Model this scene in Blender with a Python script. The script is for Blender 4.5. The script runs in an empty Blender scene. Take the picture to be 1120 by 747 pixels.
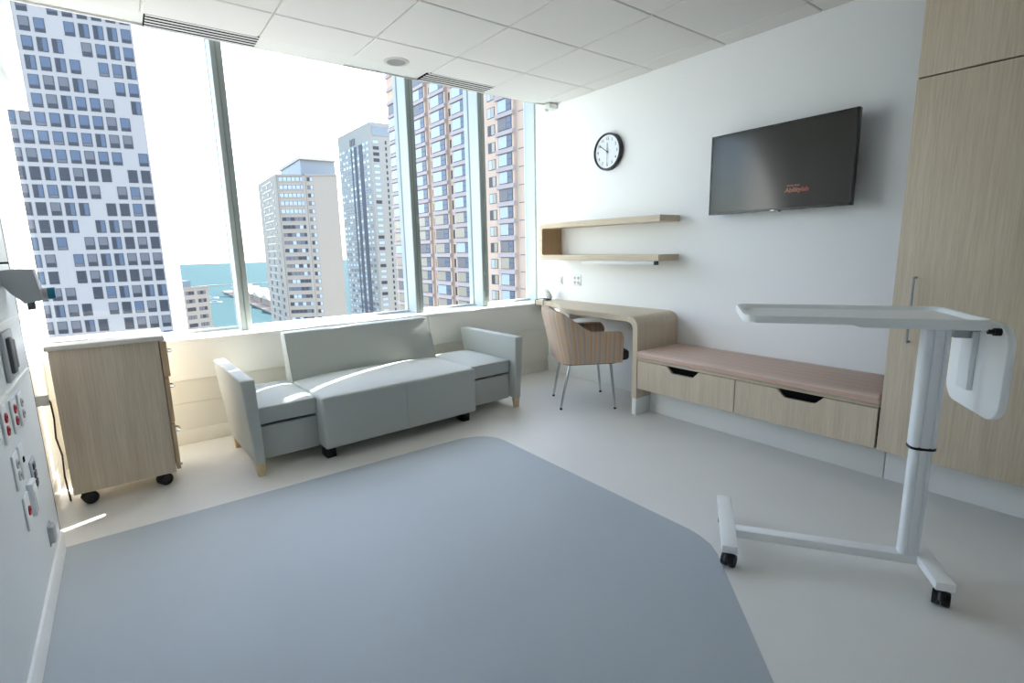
import bpy, bmesh, math, random
from mathutils import Vector, Matrix
random.seed(7)
PI = math.pi
SC = bpy.context.scene
COL = SC.collection

# ------------------------------------------------------------------ materials
def s2l(c):
    return tuple(((x/255)/12.92 if x/255 <= .04045 else (((x/255)+.055)/1.055)**2.4) for x in c)

def mat(name, rgb, rough=.5, spec=.5, metal=0.0, emit=None, es=1.0, var=0.0, vscale=8.0, bump=0.0, bscale=200.0, coat=0.0):
    m = bpy.data.materials.new(name); m.use_nodes = True
    nt = m.node_tree; b = nt.nodes['Principled BSDF']
    c = s2l(rgb)
    b.inputs['Base Color'].default_value = (*c, 1)
    b.inputs['Roughness'].default_value = rough
    b.inputs['Specular IOR Level'].default_value = spec
    b.inputs['Metallic'].default_value = metal
    if coat: b.inputs['Coat Weight'].default_value = coat
    if emit:
        b.inputs['Emission Color'].default_value = (*s2l(emit), 1); b.inputs['Emission Strength'].default_value = es
    tc = None
    if var or bump:
        tc = nt.nodes.new('ShaderNodeTexCoord')
    if var:
        n = nt.nodes.new('ShaderNodeTexNoise'); n.inputs['Scale'].default_value = vscale; n.inputs['Detail'].default_value = 4
        nt.links.new(tc.outputs['Object'], n.inputs['Vector'])
        r = nt.nodes.new('ShaderNodeValToRGB')
        r.color_ramp.elements[0].position = .3; r.color_ramp.elements[1].position = .7
        r.color_ramp.elements[0].color = (*[x*(1-var) for x in c], 1)
        r.color_ramp.elements[1].color = (*[min(1, x*(1+var)) for x in c], 1)
        nt.links.new(n.outputs['Fac'], r.inputs['Fac']); nt.links.new(r.outputs['Color'], b.inputs['Base Color'])
    if bump:
        n2 = nt.nodes.new('ShaderNodeTexNoise'); n2.inputs['Scale'].default_value = bscale; n2.inputs['Detail'].default_value = 3
        nt.links.new(tc.outputs['Object'], n2.inputs['Vector'])
        bp = nt.nodes.new('ShaderNodeBump'); bp.inputs['Strength'].default_value = bump; bp.inputs['Distance'].default_value = .002
        nt.links.new(n2.outputs['Fac'], bp.inputs['Height']); nt.links.new(bp.outputs['Normal'], b.inputs['Normal'])
    return m

def wood(name, light, dark, axis):
    m = bpy.data.materials.new(name); m.use_nodes = True
    nt = m.node_tree; b = nt.nodes['Principled BSDF']
    b.inputs['Roughness'].default_value = .42; b.inputs['Specular IOR Level'].default_value = .35
    tc = nt.nodes.new('ShaderNodeTexCoord'); mp = nt.nodes.new('ShaderNodeMapping')
    s = [190, 190, 190]; s['xyz'.index(axis)] = 5.0
    mp.inputs['Scale'].default_value = s
    nt.links.new(tc.outputs['Object'], mp.inputs['Vector'])
    n = nt.nodes.new('ShaderNodeTexNoise'); n.inputs['Scale'].default_value = 1.0; n.inputs['Detail'].default_value = 5; n.inputs['Roughness'].default_value = .65
    nt.links.new(mp.outputs['Vector'], n.inputs['Vector'])
    mp2 = nt.nodes.new('ShaderNodeMapping'); s2 = [22, 22, 22]; s2['xyz'.index(axis)] = .7
    mp2.inputs['Scale'].default_value = s2; nt.links.new(tc.outputs['Object'], mp2.inputs['Vector'])
    n2 = nt.nodes.new('ShaderNodeTexNoise'); n2.inputs['Scale'].default_value = 1.0; n2.inputs['Detail'].default_value = 3
    nt.links.new(mp2.outputs['Vector'], n2.inputs['Vector'])
    mx = nt.nodes.new('ShaderNodeMath'); mx.operation = 'ADD'
    ml = nt.nodes.new('ShaderNodeMath'); ml.operation = 'MULTIPLY'; ml.inputs[1].default_value = .68
    ml2 = nt.nodes.new('ShaderNodeMath'); ml2.operation = 'MULTIPLY'; ml2.inputs[1].default_value = .32
    nt.links.new(n.outputs['Fac'], ml.inputs[0]); nt.links.new(n2.outputs['Fac'], ml2.inputs[0])
    nt.links.new(ml.outputs[0], mx.inputs[0]); nt.links.new(ml2.outputs[0], mx.inputs[1])
    r = nt.nodes.new('ShaderNodeValToRGB')
    r.color_ramp.elements[0].position = .36; r.color_ramp.elements[1].position = .64
    r.color_ramp.elements[0].color = (*s2l(dark), 1); r.color_ramp.elements[1].color = (*s2l(light), 1)
    nt.links.new(mx.outputs[0], r.inputs['Fac']); nt.links.new(r.outputs['Color'], b.inputs['Base Color'])
    return m

def stripes(name, cols, width, coord='UV', comp='X', seed=3):
    """woven stripes across one coordinate; a row of constant colour steps"""
    m = bpy.data.materials.new(name); m.use_nodes = True
    nt = m.node_tree; b = nt.nodes['Principled BSDF']
    b.inputs['Roughness'].default_value = .75; b.inputs['Specular IOR Level'].default_value = .2
    tc = nt.nodes.new('ShaderNodeTexCoord'); sp = nt.nodes.new('ShaderNodeSeparateXYZ')
    nt.links.new(tc.outputs[coord], sp.inputs[0])
    fr = nt.nodes.new('ShaderNodeMath'); fr.operation = 'DIVIDE'; fr.inputs[1].default_value = width
    if comp == 'XZ':
        sm = nt.nodes.new('ShaderNodeMath'); sm.operation = 'SUBTRACT'; nt.links.new(sp.outputs['X'], sm.inputs[0]); nt.links.new(sp.outputs['Z'], sm.inputs[1]); nt.links.new(sm.outputs[0], fr.inputs[0])
    else:
        nt.links.new(sp.outputs[comp], fr.inputs[0])
    fl = nt.nodes.new('ShaderNodeMath'); fl.operation = 'FRACT'; nt.links.new(fr.outputs[0], fl.inputs[0])
    r = nt.nodes.new('ShaderNodeValToRGB'); r.color_ramp.interpolation = 'CONSTANT'
    rnd = random.Random(seed); pos = 0.0; first = True; k = 0
    ws = [rnd.uniform(.5, 1.5) for _ in cols]; tot = sum(ws)
    for c, w in zip(cols, ws):
        if k < 2:
            e = r.color_ramp.elements[k]; e.position = pos
        else:
            e = r.color_ramp.elements.new(min(pos, .999))
        e.color = (*s2l(c), 1); pos += w/tot; k += 1
    nt.links.new(fl.outputs[0], r.inputs['Fac']); nt.links.new(r.outputs['Color'], b.inputs['Base Color'])
    return m

def thin_glass(name, tint, gloss=.06):
    m = bpy.data.materials.new(name); m.use_nodes = True
    nt = m.node_tree; nt.nodes.clear()
    o = nt.nodes.new('ShaderNodeOutputMaterial'); t = nt.nodes.new('ShaderNodeBsdfTransparent'); g = nt.nodes.new('ShaderNodeBsdfGlossy')
    t.inputs[0].default_value = (*tint, 1); g.inputs['Roughness'].default_value = .02
    f = nt.nodes.new('ShaderNodeFresnel'); f.inputs['IOR'].default_value = 1.35
    mx = nt.nodes.new('ShaderNodeMixShader')
    nt.links.new(f.outputs[0], mx.inputs[0]); nt.links.new(t.outputs[0], mx.inputs[1]); nt.links.new(g.outputs[0], mx.inputs[2])
    nt.links.new(mx.outputs[0], o.inputs['Surface'])
    return m

M = {}
M['white_wall'] = mat('wall_paint', (243, 244, 244), .55, .3)
M['ceil'] = mat('ceiling_tile', (222, 220, 216), .8, .2, bump=.15, bscale=350)
M['grid'] = mat('ceiling_grid', (222, 222, 218), .6)
M['gap'] = mat('dark_gap', (14, 13, 14), .9, .1)
M['floor'] = mat('sheet_vinyl_beige', (231, 229, 225), .38, .42, var=.012, vscale=3)
M['inlay'] = mat('sheet_vinyl_blue_grey', (178, 186, 192), .5, .35, var=.012, vscale=3)
M['base'] = mat('cove_base', (242, 243, 241), .45)
M['trim'] = mat('white_trim', (236, 235, 229), .4)
M['lower'] = mat('lower_wall_panel', (226, 224, 214), .5)
M['mull'] = mat('mullion_aluminium', (190, 198, 196), .4, .5)
M['mull_front'] = mat('mullion_front_shade', (150, 158, 155), .45, .4)  # darker copy of the aluminium: shade on the room side put into the colour
M['gasket'] = mat('gasket_grey', (120, 130, 130), .5)
M['glass'] = thin_glass('window_glass', (.925, .96, .978))
M['wood_z'] = wood('ash_laminate_upright', (216, 202, 181), (194, 178, 155), 'z')
M['wood_y'] = wood('ash_laminate_lengthwise', (214, 200, 178), (190, 173, 147), 'y')
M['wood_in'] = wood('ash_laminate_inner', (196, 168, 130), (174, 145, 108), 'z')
M['night_top'] = mat('nightstand_top', (212, 206, 194), .35)
M['orange'] = wood('drawer_front', (205, 178, 142), (180, 150, 114), 'z')
M['black'] = mat('black_plastic', (22, 22, 25), .45)
M['chrome'] = mat('chrome', (200, 204, 208), .15, metal=1.0)
M['steel'] = mat('satin_steel', (170, 174, 178), .3, metal=1.0)
M['vinyl'] = mat('grey_upholstery', (182, 186, 182), .6, .22, bump=.2, bscale=500)
M['legwood'] = wood('maple_foot', (222, 200, 164), (204, 180, 142), 'z')
SC_COLS = [(204,176,150),(212,188,164),(182,174,166),(216,168,126),(206,184,162),(184,180,176),(212,192,170),(216,174,134),(196,168,146),(178,178,178),(210,182,154),(204,180,158),(218,178,138),(186,172,160)]
M['chair_stripe'] = stripes('chair_stripe_fabric', SC_COLS, .115, 'UV', 'X', 5)
CU_COLS = [(204,178,162),(214,192,176),(190,180,174),(218,172,150),(208,186,170),(196,188,182),(214,190,172),(220,178,158),(200,174,158),(186,180,178),(212,184,166)]
M['cushion_stripe'] = stripes('cushion_stripe_fabric', CU_COLS, .085, 'Object', 'XZ', 9)
M['seat_dark'] = mat('charcoal_fabric', (84, 86, 88), .8, .2, bump=.3, bscale=600)
M['powder'] = mat('white_powder_coat', (246, 248, 248), .32, .5)
M['powder2'] = mat('white_laminate', (248, 250, 250), .38, .5)
M['alu'] = mat('column_extrusion', (236, 240, 242), .35, .5)
M['tv_bezel'] = mat('tv_bezel', (18, 19, 22), .25)
M['tv_screen'] = mat('tv_screen', (46, 46, 43), .12, .4)
M['logo_tan'] = mat('logo_tan', (60, 40, 30), .5, emit=(196, 128, 92), es=.3)
M['logo_red'] = mat('logo_red', (60, 20, 20), .5, emit=(205, 70, 66), es=.3)
M['clock_rim'] = mat('clock_rim', (38, 40, 44), .4)
M['clock_face'] = mat('clock_face', (232, 236, 240), .4)
M['ink'] = mat('ink', (70, 74, 80), .6)
M['ink_pale'] = mat('hand_grey', (140, 148, 152), .5)
M['plate'] = mat('white_plastic', (234, 236, 236), .4)
M['plate_slot'] = mat('plastic_slot', (190, 193, 194), .5)
M['red'] = mat('red_plastic', (190, 28, 48), .4)
M['grey_dev'] = mat('grey_plastic', (182, 184, 187), .5)
M['grey_dark'] = mat('dark_grey_plastic', (92, 94, 98), .5)
M['teal'] = mat('teal_plastic', (20, 120, 150), .4)
M['headwall'] = mat('headwall_laminate', (226, 231, 233), .4, .4)
M['seam'] = mat('seam_shadow_gap', (92, 84, 86), .7)
M['cord'] = mat('cord_rubber', (60, 45, 42), .6)
M['paper'] = mat('paper', (238, 238, 236), .7)
M['lampglow'] = mat('frosted_diffuser', (236, 238, 238), .5)
M['lamp_ring'] = mat('downlight_ring', (190, 189, 184), .4)
M['reflector'] = mat('reflector_recess_shade', (140, 139, 134), .5)  # flat disc, so the shade inside the recess is put into its grey

# ------------------------------------------------------------------ mesh builder
class MB:
    def __init__(s):
        s.bm = bmesh.new(); s.uv = s.bm.loops.layers.uv.new('UVMap')
    def _setm(s, faces, mi):
        for f in faces: f.material_index = mi
    def box(s, lo, hi, mi=0, bevel=0.0, seg=2, rot=None, piv=None, taper=None):
        lo = Vector(lo); hi = Vector(hi); c = (lo+hi)/2; d = hi-lo
        r = bmesh.ops.create_cube(s.bm, size=1.0)
        vs = r['verts']
        bmesh.ops.scale(s.bm, vec=d, verts=vs)
        if taper: taper(vs, d)
        faces = list({f for v in vs for f in v.link_faces})
        s._setm(faces, mi)
        if bevel > 0:
            es = list({e for v in vs for e in v.link_edges})
            rb = bmesh.ops.bevel(s.bm, geom=es, offset=bevel, segments=seg, profile=.5, affect='EDGES', clamp_overlap=True)
            vs = list({v for f in rb['faces'] for v in f.verts} | {v for v in vs if v.is_valid})
            allf = {f for v in vs for f in v.link_faces}
            for f in allf: f.material_index = mi
        if rot is not None: bmesh.ops.transform(s.bm, matrix=rot, verts=vs)
        bmesh.ops.translate(s.bm, vec=c, verts=vs)
        if piv is not None: bmesh.ops.transform(s.bm, matrix=piv, verts=vs)
        return vs
    def prism(s, pts, axis, a, b, mi=0, bevel=0.0, seg=2):
        """extrude a 2-D polygon along an axis; pts are the two other coordinates in xyz order"""
        def mk(p, t):
            if axis == 'x': return (t, p[0], p[1])
            if axis == 'y': return (p[0], t, p[1])
            return (p[0], p[1], t)
        v0 = [s.bm.verts.new(mk(p, a)) for p in pts]; v1 = [s.bm.verts.new(mk(p, b)) for p in pts]
        fs = [s.bm.faces.new(v0[::-1]), s.bm.faces.new(v1)]
        n = len(pts)
        for i in range(n):
            fs.append(s.bm.faces.new((v0[i], v0[(i+1) % n], v1[(i+1) % n], v1[i])))
        s._setm(fs, mi)
        bmesh.ops.recalc_face_normals(s.bm, faces=fs)
        if bevel > 0:
            es = [e for f in fs[:2] for e in f.edges]
            rb = bmesh.ops.bevel(s.bm, geom=es, offset=bevel, segments=seg, profile=.5, affect='EDGES', clamp_overlap=True)
            for f in rb['faces']: f.material_index = mi
        return v0+v1
    def cyl(s, p0, p1, r0, r1=None, mi=0, seg=20, caps=True):
        p0 = Vector(p0); p1 = Vector(p1); r1 = r0 if r1 is None else r1
        d = p1-p0
        q = d.to_track_quat('Z', 'Y').to_matrix().to_4x4()
        q.translation = (p0+p1)/2
        r = bmesh.ops.create_cone(s.bm, cap_ends=caps, segments=seg, radius1=r0, radius2=r1, depth=d.length, matrix=q)
        s._setm({f for v in r['verts'] for f in v.link_faces}, mi)
        return r['verts']
    def tube(s, pts, r, mi=0, seg=10, closed=False):
        pts = [Vector(p) for p in pts]; n = len(pts); rings = []
        up = None
        for i in range(n):
            a = pts[i-1] if i > 0 or closed else pts[i]
            b = pts[(i+1) % n] if i < n-1 or closed else pts[i]
            t = (b-a).normalized()
            if up is None:
                up = Vector((0, 0, 1)) if abs(t.z) < .9 else Vector((1, 0, 0))
            x = t.cross(up)
            if x.length < 1e-6: x = t.orthogonal()
            x.normalize(); y = x.cross(t).normalized(); up = y
            rr = r[i] if isinstance(r, (list, tuple)) else r
            rings.append([s.bm.verts.new(pts[i]+x*(rr*math.cos(2*PI*k/seg))+y*(rr*math.sin(2*PI*k/seg))) for k in range(seg)])
        fs = []
        for i in range(n-1 if not closed else n):
            A, B = rings[i], rings[(i+1) % n]
            for k in range(seg):
                fs.append(s.bm.faces.new((A[k], A[(k+1) % seg], B[(k+1) % seg], B[k])))
        if not closed:
            fs.append(s.bm.faces.new(rings[0][::-1])); fs.append(s.bm.faces.new(rings[-1]))
        s._setm(fs, mi); bmesh.ops.recalc_face_normals(s.bm, faces=fs)
    def lathe(s, prof, mi=0, seg=32, mtx=None):
        """prof: list of (r, z) from axis outwards"""
        rings = []; new = []
        for r, z in prof:
            if r < 1e-6:
                v = s.bm.verts.new((0, 0, z)); rings.append([v]); new.append(v)
            else:
                rg = [s.bm.verts.new((r*math.cos(2*PI*k/seg), r*math.sin(2*PI*k/seg), z)) for k in range(seg)]
                rings.append(rg); new += rg
        fs = []
        for A, B in zip(rings, rings[1:]):
            for k in range(seg):
                k2 = (k+1) % seg
                if len(A) == 1 and len(B) == 1: continue
                if len(A) == 1: fs.append(s.bm.faces.new((A[0], B[k], B[k2])))
                elif len(B) == 1: fs.append(s.bm.faces.new((A[k2], A[k], B[0])))
                else: fs.append(s.bm.faces.new((A[k2], A[k], B[k], B[k2])))
        s._setm(fs, mi); bmesh.ops.recalc_face_normals(s.bm, faces=fs)
        if mtx is not None: bmesh.ops.transform(s.bm, matrix=mtx, verts=new)
    def quad(s, pts, mi=0):
        f = s.bm.faces.new([s.bm.verts.new(p) for p in pts]); f.material_index = mi; return f
    def build(s, name, mats, parent=None, smooth=35, loc=None):
        me = bpy.data.meshes.new(name)
        s.bm.normal_update()
        for f in s.bm.faces: f.smooth = smooth > 0
        if smooth > 0:
            ca = math.cos(math.radians(smooth))
            for e in s.bm.edges:
                if len(e.link_faces) == 2 and e.link_faces[0].normal.dot(e.link_faces[1].normal) < ca: e.smooth = False
        s.bm.to_mesh(me); s.bm.free()
        if not isinstance(mats, (list, tuple)): mats = [mats]
        for m in mats: me.materials.append(m)
        o = bpy.data.objects.new(name, me); COL.objects.link(o)
        if parent is not None: o.parent = parent
        if loc is not None: o.location = loc
        return o

def tag(o, label=None, cat=None, group=None, kind=None):
    if label: o['label'] = label
    if cat: o['category'] = cat
    if group: o['group'] = group
    if kind: o['kind'] = kind
    return o
def thing(name, label, cat, loc=(0, 0, 0), rz=0.0, group=None):
    o = bpy.data.objects.new(name, None); COL.objects.link(o)
    o.location = loc; o.rotation_euler = (0, 0, rz); o.empty_display_size = .1
    return tag(o, label, cat, group)
def struct(o): o['kind'] = 'structure'; return o
def copy_tree(o, parent=None):
    c = o.copy(); COL.objects.link(c); c.parent = parent
    for ch in list(o.children): copy_tree(ch, c)
    return c
def boxobj(name, lo, hi, m, parent=None, bevel=0.0, seg=2, **k):
    b = MB(); b.box(lo, hi, 0, bevel, seg, **k); return b.build(name, m, parent)
def text_mesh(body, size, mtx, m, name, parent, depth=.001, align='LEFT', bold=0.0, shear=0.0):
    cu = bpy.data.curves.new(name, 'FONT'); cu.body = body; cu.size = size; cu.extrude = depth/2; cu.align_x = align; cu.offset = bold; cu.shear = shear
    o = bpy.data.objects.new(name+'_t', cu); COL.objects.link(o)
    dg = bpy.context.evaluated_depsgraph_get()
    me = bpy.data.meshes.new_from_object(o.evaluated_get(dg))
    bpy.data.objects.remove(o)
    me.transform(mtx); me.materials.clear(); me.materials.append(m)
    ob = bpy.data.objects.new(name, me); COL.objects.link(ob); ob.parent = parent
    return ob
def arc(cx, cy, r, a0, a1, n=8):
    return [(cx+r*math.cos(math.radians(a0+(a1-a0)*i/n)), cy+r*math.sin(math.radians(a0+(a1-a0)*i/n))) for i in range(n+1)]
def rrect(x0, y0, x1, y1, r, n=6):
    return arc(x1-r, y1-r, r, 0, 90, n)+arc(x0+r, y1-r, r, 90, 180, n)+arc(x0+r, y0+r, r, 180, 270, n)+arc(x1-r, y0+r, r, 270, 360, n)

# ------------------------------------------------------------------ room shell
XL, YN, ZC = -3.95, -5.9, 2.627
YG = .30                 # glass plane
struct(boxobj('floor', (XL-.1, YN-.1, -.1), (.1, .40, 0), M['floor']))
inl = MB()
pts = [(-3.872, -1.14)] + [(-1.80, -1.14)] + arc(-1.795, -1.36, .21, 80, 0, 8) + [(-1.59, -2.80)] + [(-1.60, -2.86), (-1.625, -2.93), (-1.67, -2.99)] + [(-2.95, -4.27), (-3.872, -4.27)]
inl.prism(pts, 'z', -.02, .0012, 0)
struct(inl.build('floor_inlay', M['inlay'], None, 0))

struct(boxobj('wall_right', (0, YN, 0), (.1, .36, 3.0), M['white_wall']))
struct(boxobj('wall_left', (XL-.1, YN, 0), (XL, .36, 3.0), M['white_wall']))
struct(boxobj('wall_near', (XL, YN-.1, 0), (0, YN, 3.0), M['white_wall']))
# lower window wall : wall, cap panel, stool
w = MB()
w.box((XL, 0.0, 0), (0, .40, .70), 0)
w.box((XL, -.006, .10), (0, 0.0, .285), 0, .002)
w.box((XL, -.006, .292), (0, 0.0, .452), 0, .002)
struct(w.build('wall_far', M['lower'], None, 0))
cp = MB(); cp.box((XL, -.03, .452), (0, .0, .72), 0, .004); cp.box((XL, -.034, .70), (0, .34, .727), 0, .006)
struct(cp.build('trim_1', M['trim'], None, 30))
# cove bases
struct(boxobj('baseboard_far', (XL, -.012, 0), (0, 0.001, .10), M['lower'], bevel=.004))
struct(boxobj('baseboard_right', (-.012, -1.545, 0), (0.001, 0, .15), M['base'], bevel=.004))
bl = MB(); bl.box((XL-.001, YN, 0), (-3.864, -1.172, .10), 0, .004); bl.box((XL-.001, -1.17, 0), (XL+.012, 0, .10), 0, .004)
struct(bl.build('baseboard_left', M['base'], None, 30))

# ceiling: metal grid and lay-in tiles
ce = MB()
xs = [-3.25-.61, -3.25, -2.64, -2.03, -1.42, -.81, -.20]; ys = [-.07]+[-.68-.61*i for i in range(9)]
xs = [XL]+[x for x in xs if x > XL]+[0.0]
ce.box((XL, YN, ZC+.012), (0, -.07, ZC+.05), 1)
for i in range(len(xs)-1):
    for j in range(len(ys)-1):
        x0, x1, y0, y1 = xs[i], xs[i+1], max(ys[j+1], YN), ys[j]
        if y1 <= YN: continue
        if j == 0: y0c, y1c = y0, -.275
        else: y0c, y1c = y0, y1
        g = .0045
        if j == 0 and (i in (0, 3)):  # tiles that run to the edge between diffusers
            y1c = -.072
        if j == 0 and i == 6: y1c = -.072
        ce.box((x0+g, y0c+g, ZC), (x1-g, y1c-(0 if j == 0 else g), ZC+.02), 0, .004, 1)
ce.box((XL, -.085, ZC), (-3.235, -.07, ZC+.27), 0)
ce.box((XL, -.0705, ZC+.0), (0, -.066, ZC+.27), 0)
ce.box((XL, -.07, 2.895), (0, .40, 2.95), 0)
struct(ce.build('ceiling', [M['ceil'], M['grid']], None, 0))
# bulkhead on the left wall
struct(boxobj('trim_2', (XL, -3.3, 2.065), (-3.805, -.12, ZC), M['white_wall'], bevel=.004))
bb = MB(); bb.box((-.10, -.16, 2.585), (0, -.07, 2.63), 0, .004); bb.box((-.10, -.10, 2.565), (-.06, -.075, 2.59), 0, .002)
struct(bb.build('trim_3', M['grid']))

# window
def mullion(xc, wd=.07, dep=.17):
    b = MB()
    b.box((xc-wd/2, YG-dep+.012, .727), (xc+wd/2, YG-.005, 2.90), 0)
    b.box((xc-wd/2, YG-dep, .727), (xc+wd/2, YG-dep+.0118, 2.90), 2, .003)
    b.box((xc-.006, YG-dep-.002, .727), (xc+.001, YG-dep+.002, 2.90), 1)
    b.box((xc-wd/2-.001, YG-.012, .727), (xc+wd/2+.001, YG+.012, 2.90), 1)
    b.box((xc-wd/2+.008, YG+.005, .727), (xc+wd/2-.008, YG+.09, 2.90), 0)
    return b
MX = [-2.825, -1.407, -.685]
win = bpy.data.objects.new('window_1', None); COL.objects.link(win); win['kind'] = 'structure'
for x in MX:
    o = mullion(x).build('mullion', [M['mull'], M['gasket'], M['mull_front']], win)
edges = [XL]+MX+[0]
for a, b_ in zip(edges, edges[1:]):
    p = MB(); p.quad([(a, YG, .727), (b_, YG, .727), (b_, YG, 2.9), (a, YG, 2.9)])
    p.build('pane', M['glass'], win, 0)
fr = MB(); fr.box((XL, YG-.03, .727), (0, YG+.03, .745), 0, .003); fr.box((XL, YG-.03, 2.87), (0, YG+.03, 2.9), 0, .003)
fr.box((XL, YG-.03, .727), (XL+.012, YG+.03, 2.9), 0); fr.box((-.018, .17, .727), (0, YG+.03, 2.9), 0)
fr.build('window_frame', M['mull'], win)

# slot diffusers in the ceiling edge
def slot_diffuser(x0, x1, label):
    t = thing('slot_diffuser', label, 'air vent', ((x0+x1)/2, -.175, ZC), 0, 'slot diffusers along the window')
    h = (x1-x0)/2
    boxobj('backing', (-h, -.095, .0016), (h, .095, .03), M['gap'], t)
    for i in range(5):
        y = -.086+.043*i
        boxobj('slat', (-h+.006, y-.009, -.0003), (h-.006, y+.009, .0014), M['grid'], t)
slot_diffuser(-3.235, -2.045, 'long white linear slot air diffuser at the ceiling edge, left of the round downlight')
slot_diffuser(-1.435, -.255, 'white linear slot air diffuser at the ceiling edge near the right wall')
# downlight
t = thing('downlight', 'round recessed ceiling downlight with shaded grey reflector', 'ceiling light', (-1.745, -.365, ZC))
b = MB(); b.lathe([(.066, -.001), (.068, -.007), (.086, -.006), (.092, .0), (.092, .004)]); b.build('trim_ring', M['lamp_ring'], t)
b = MB(); b.lathe([(0, -.0012), (.03, -.0014), (.0665, -.0022)]); b.build('reflector', M['reflector'], t)

# ------------------------------------------------------------------ nightstand
t = thing('nightstand', 'ash laminate bedside cabinet on black casters with three drawers at left of window', 'nightstand', (-3.63, -.54, 0))
X0, X1, Y0, Y1 = -.225, .225, -.16, .16
b = MB(); b.box((X0, Y0, .072), (X1, Y1, .831), 0, .002); b.build('body', M['wood_z'], t)
b = MB(); b.box((X0-.012, Y0-.022, .831), (X1+.028, Y1+.03, .857), 0, .006, 3); b.build('top', M['night_top'], t)
def drawer(z0, z1, out):
    b = MB(); b.box((X1+.004, Y0+.004, z0), (X1+.024+out, Y1-.004, z1), 0, .002); d = b.build('drawer', M['orange'], t)
    zc = z1-.075; xo = X1+.024+out
    b = MB(); b.tube([(xo-.002, -.05, zc), (xo+.018, -.045, zc), (xo+.026, -.02, zc), (xo+.026, .02, zc), (xo+.018, .045, zc), (xo-.002, .05, zc)], .005); b.build('handle', M['chrome'], d)
drawer(.625, .822, .012); drawer(.365, .615, .002); drawer(.085, .355, .0)
b = MB(); b.cyl((X1+.02, -.12, .10), (X1+.034, -.12, .10), .008); b.build('lock', M['chrome'], t)
def caster(parent, x, y, r=.034, wdt=.034, rz=0.0, top=.075):
    c = bpy.data.objects.new('caster', None); COL.objects.link(c); c.parent = parent; c.location = (x, y, 0); c.rotation_euler = (0, 0, rz)
    b = MB(); b.box((-.02, -.012, r*1.3), (.02, .012, top), 0, .003); b.cyl((0, 0, r), (0, 0, top), .008)
    b.tube([(-.03, 0, r*1.1), (-.02, 0, r*1.8), (.0, 0, r*2.05), (.02, 0, r*1.9)], .012)
    b.build('fork', M['black'], c)
    for s in (-1, 1):
        b = MB(); y0 = s*wdt*.30
        q = Matrix.Translation((0, y0, r)) @ Matrix.Rotation(PI/2, 4, 'X')
        w2 = wdt*.26
        b.lathe([(0, -w2*.8), (r*.55, -w2*.8), (r*.6, -w2), (r*.92, -w2), (r, -w2*.6), (r, w2*.6), (r*.92, w2), (r*.6, w2), (r*.55, w2*.8), (0, w2*.8)], 0, 24, q)
        b.build('wheel', M['black'], c)
    return c
for x, y, a in ((-.165, -.12, .3), (.165, -.115, .5), (-.165, .12, .2), (.165, .12, -.4)): caster(t, x, y, .034, .05, a, .074)
# paper card and cords
pc = MB(); pc.box((-.075, -.035, 0), (.075, .035, .004), 0, .001); pc.box((-.07, -.02, .004), (.0, .03, .0055), 0)
tag(pc.build('paper_card', M['paper'], None, 30, (-3.775, -.56, .857)), 'small white card lying on the bedside cabinet top', 'card')
cd = MB(); cd.tube([(-3.90, -.59, .58), (-3.885, -.62, .56), (-3.88, -.65, .48), (-3.886, -.655, .38), (-3.876, -.64, .28), (-3.884, -.62, .16), (-3.880, -.60, .012), (-3.89, -.5, .008)], .004)
cd.box((XL+.0005, -.62, .545), (-3.89, -.57, .60), 1, .003)
tag(cd.build('power_cord', [M['cord'], M['plate']]), 'dark power cord hanging behind the bedside cabinet', 'cord')

# ------------------------------------------------------------------ sofa
t = thing('sofa', 'grey upholstered sleeper sofa with pulled out centre seat below window', 'sofa', (-2.05, -.50, 0), math.radians(2.2))
def arm_obj(sg):
    b = MB(); n = 10
    # cross-section in u-z (tapered), extruded along v
    o_top, i_top, o_bot, i_bot = 1.035, .957, 1.000, .945
    pr = [(i_bot, .08), (o_bot, .08), (o_top, .585), (i_top, .585)]
    pr = [(sg*p[0], p[1]) for p in pr]
    if sg < 0: pr = pr[::-1]
    b.prism(pr, 'y', -.385, .42, 0)
    es = list(b.bm.edges)
    rb = bmesh.ops.bevel(b.bm, geom=es, offset=.012, segments=3, profile=.5, affect='EDGES')
    for v in b.bm.verts:   # the rear edge slopes in towards the floor
        if v.co.y > .3: v.co.y -= .14*(.585-v.co.z)/.5
    return b.build('arm', M['vinyl'], t)
for sg in (-1, 1):
    arm_obj(sg)
    for v in (-.355, .245):
        b = MB(); x = sg*.972
        def tp(vs, d):
            for q in vs:
                if q.co.z < 0: q.co.x *= .72; q.co.y *= .72
        b.box((x-.026, v-.022, 0), (x+.026, v+.022, .082), 0, .003, 2, taper=tp)
        b.build('leg', M['legwood'], t)
def pillow(name, u0, u1, v0, v1, z0, z1, crown, bev, m=None, roll=0.0):
    """upholstered block with a crowned top"""
    b = MB(); nu, nv = 14, 14
    b.box((u0, v0, z0), (u1, v1, z1), 0)
    bmesh.ops.subdivide_edges(b.bm, edges=list(b.bm.edges), cuts=11, use_grid_fill=True)
    for v in b.bm.verts:
        p = (v.co.x-u0)/(u1-u0)*2-1; q = (v.co.y-v0)/(v1-v0)*2-1; h = (v.co.z-z0)/(z1-z0)
        dome = (1-abs(p)**3.0)*(1-abs(q)**3.0)
        v.co.z += crown*dome*h
        if roll and q < 0: v.co.z -= roll*(abs(q)**3)*h
    es = [e for e in b.bm.edges if len(e.link_faces) == 2 and e.calc_face_angle() > .8]
    bmesh.ops.bevel(b.bm, geom=es, offset=bev, segments=3, profile=.5, affect='EDGES', clamp_overlap=True)
    return b.build(name, m or M['vinyl'], t, 40)
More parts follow.
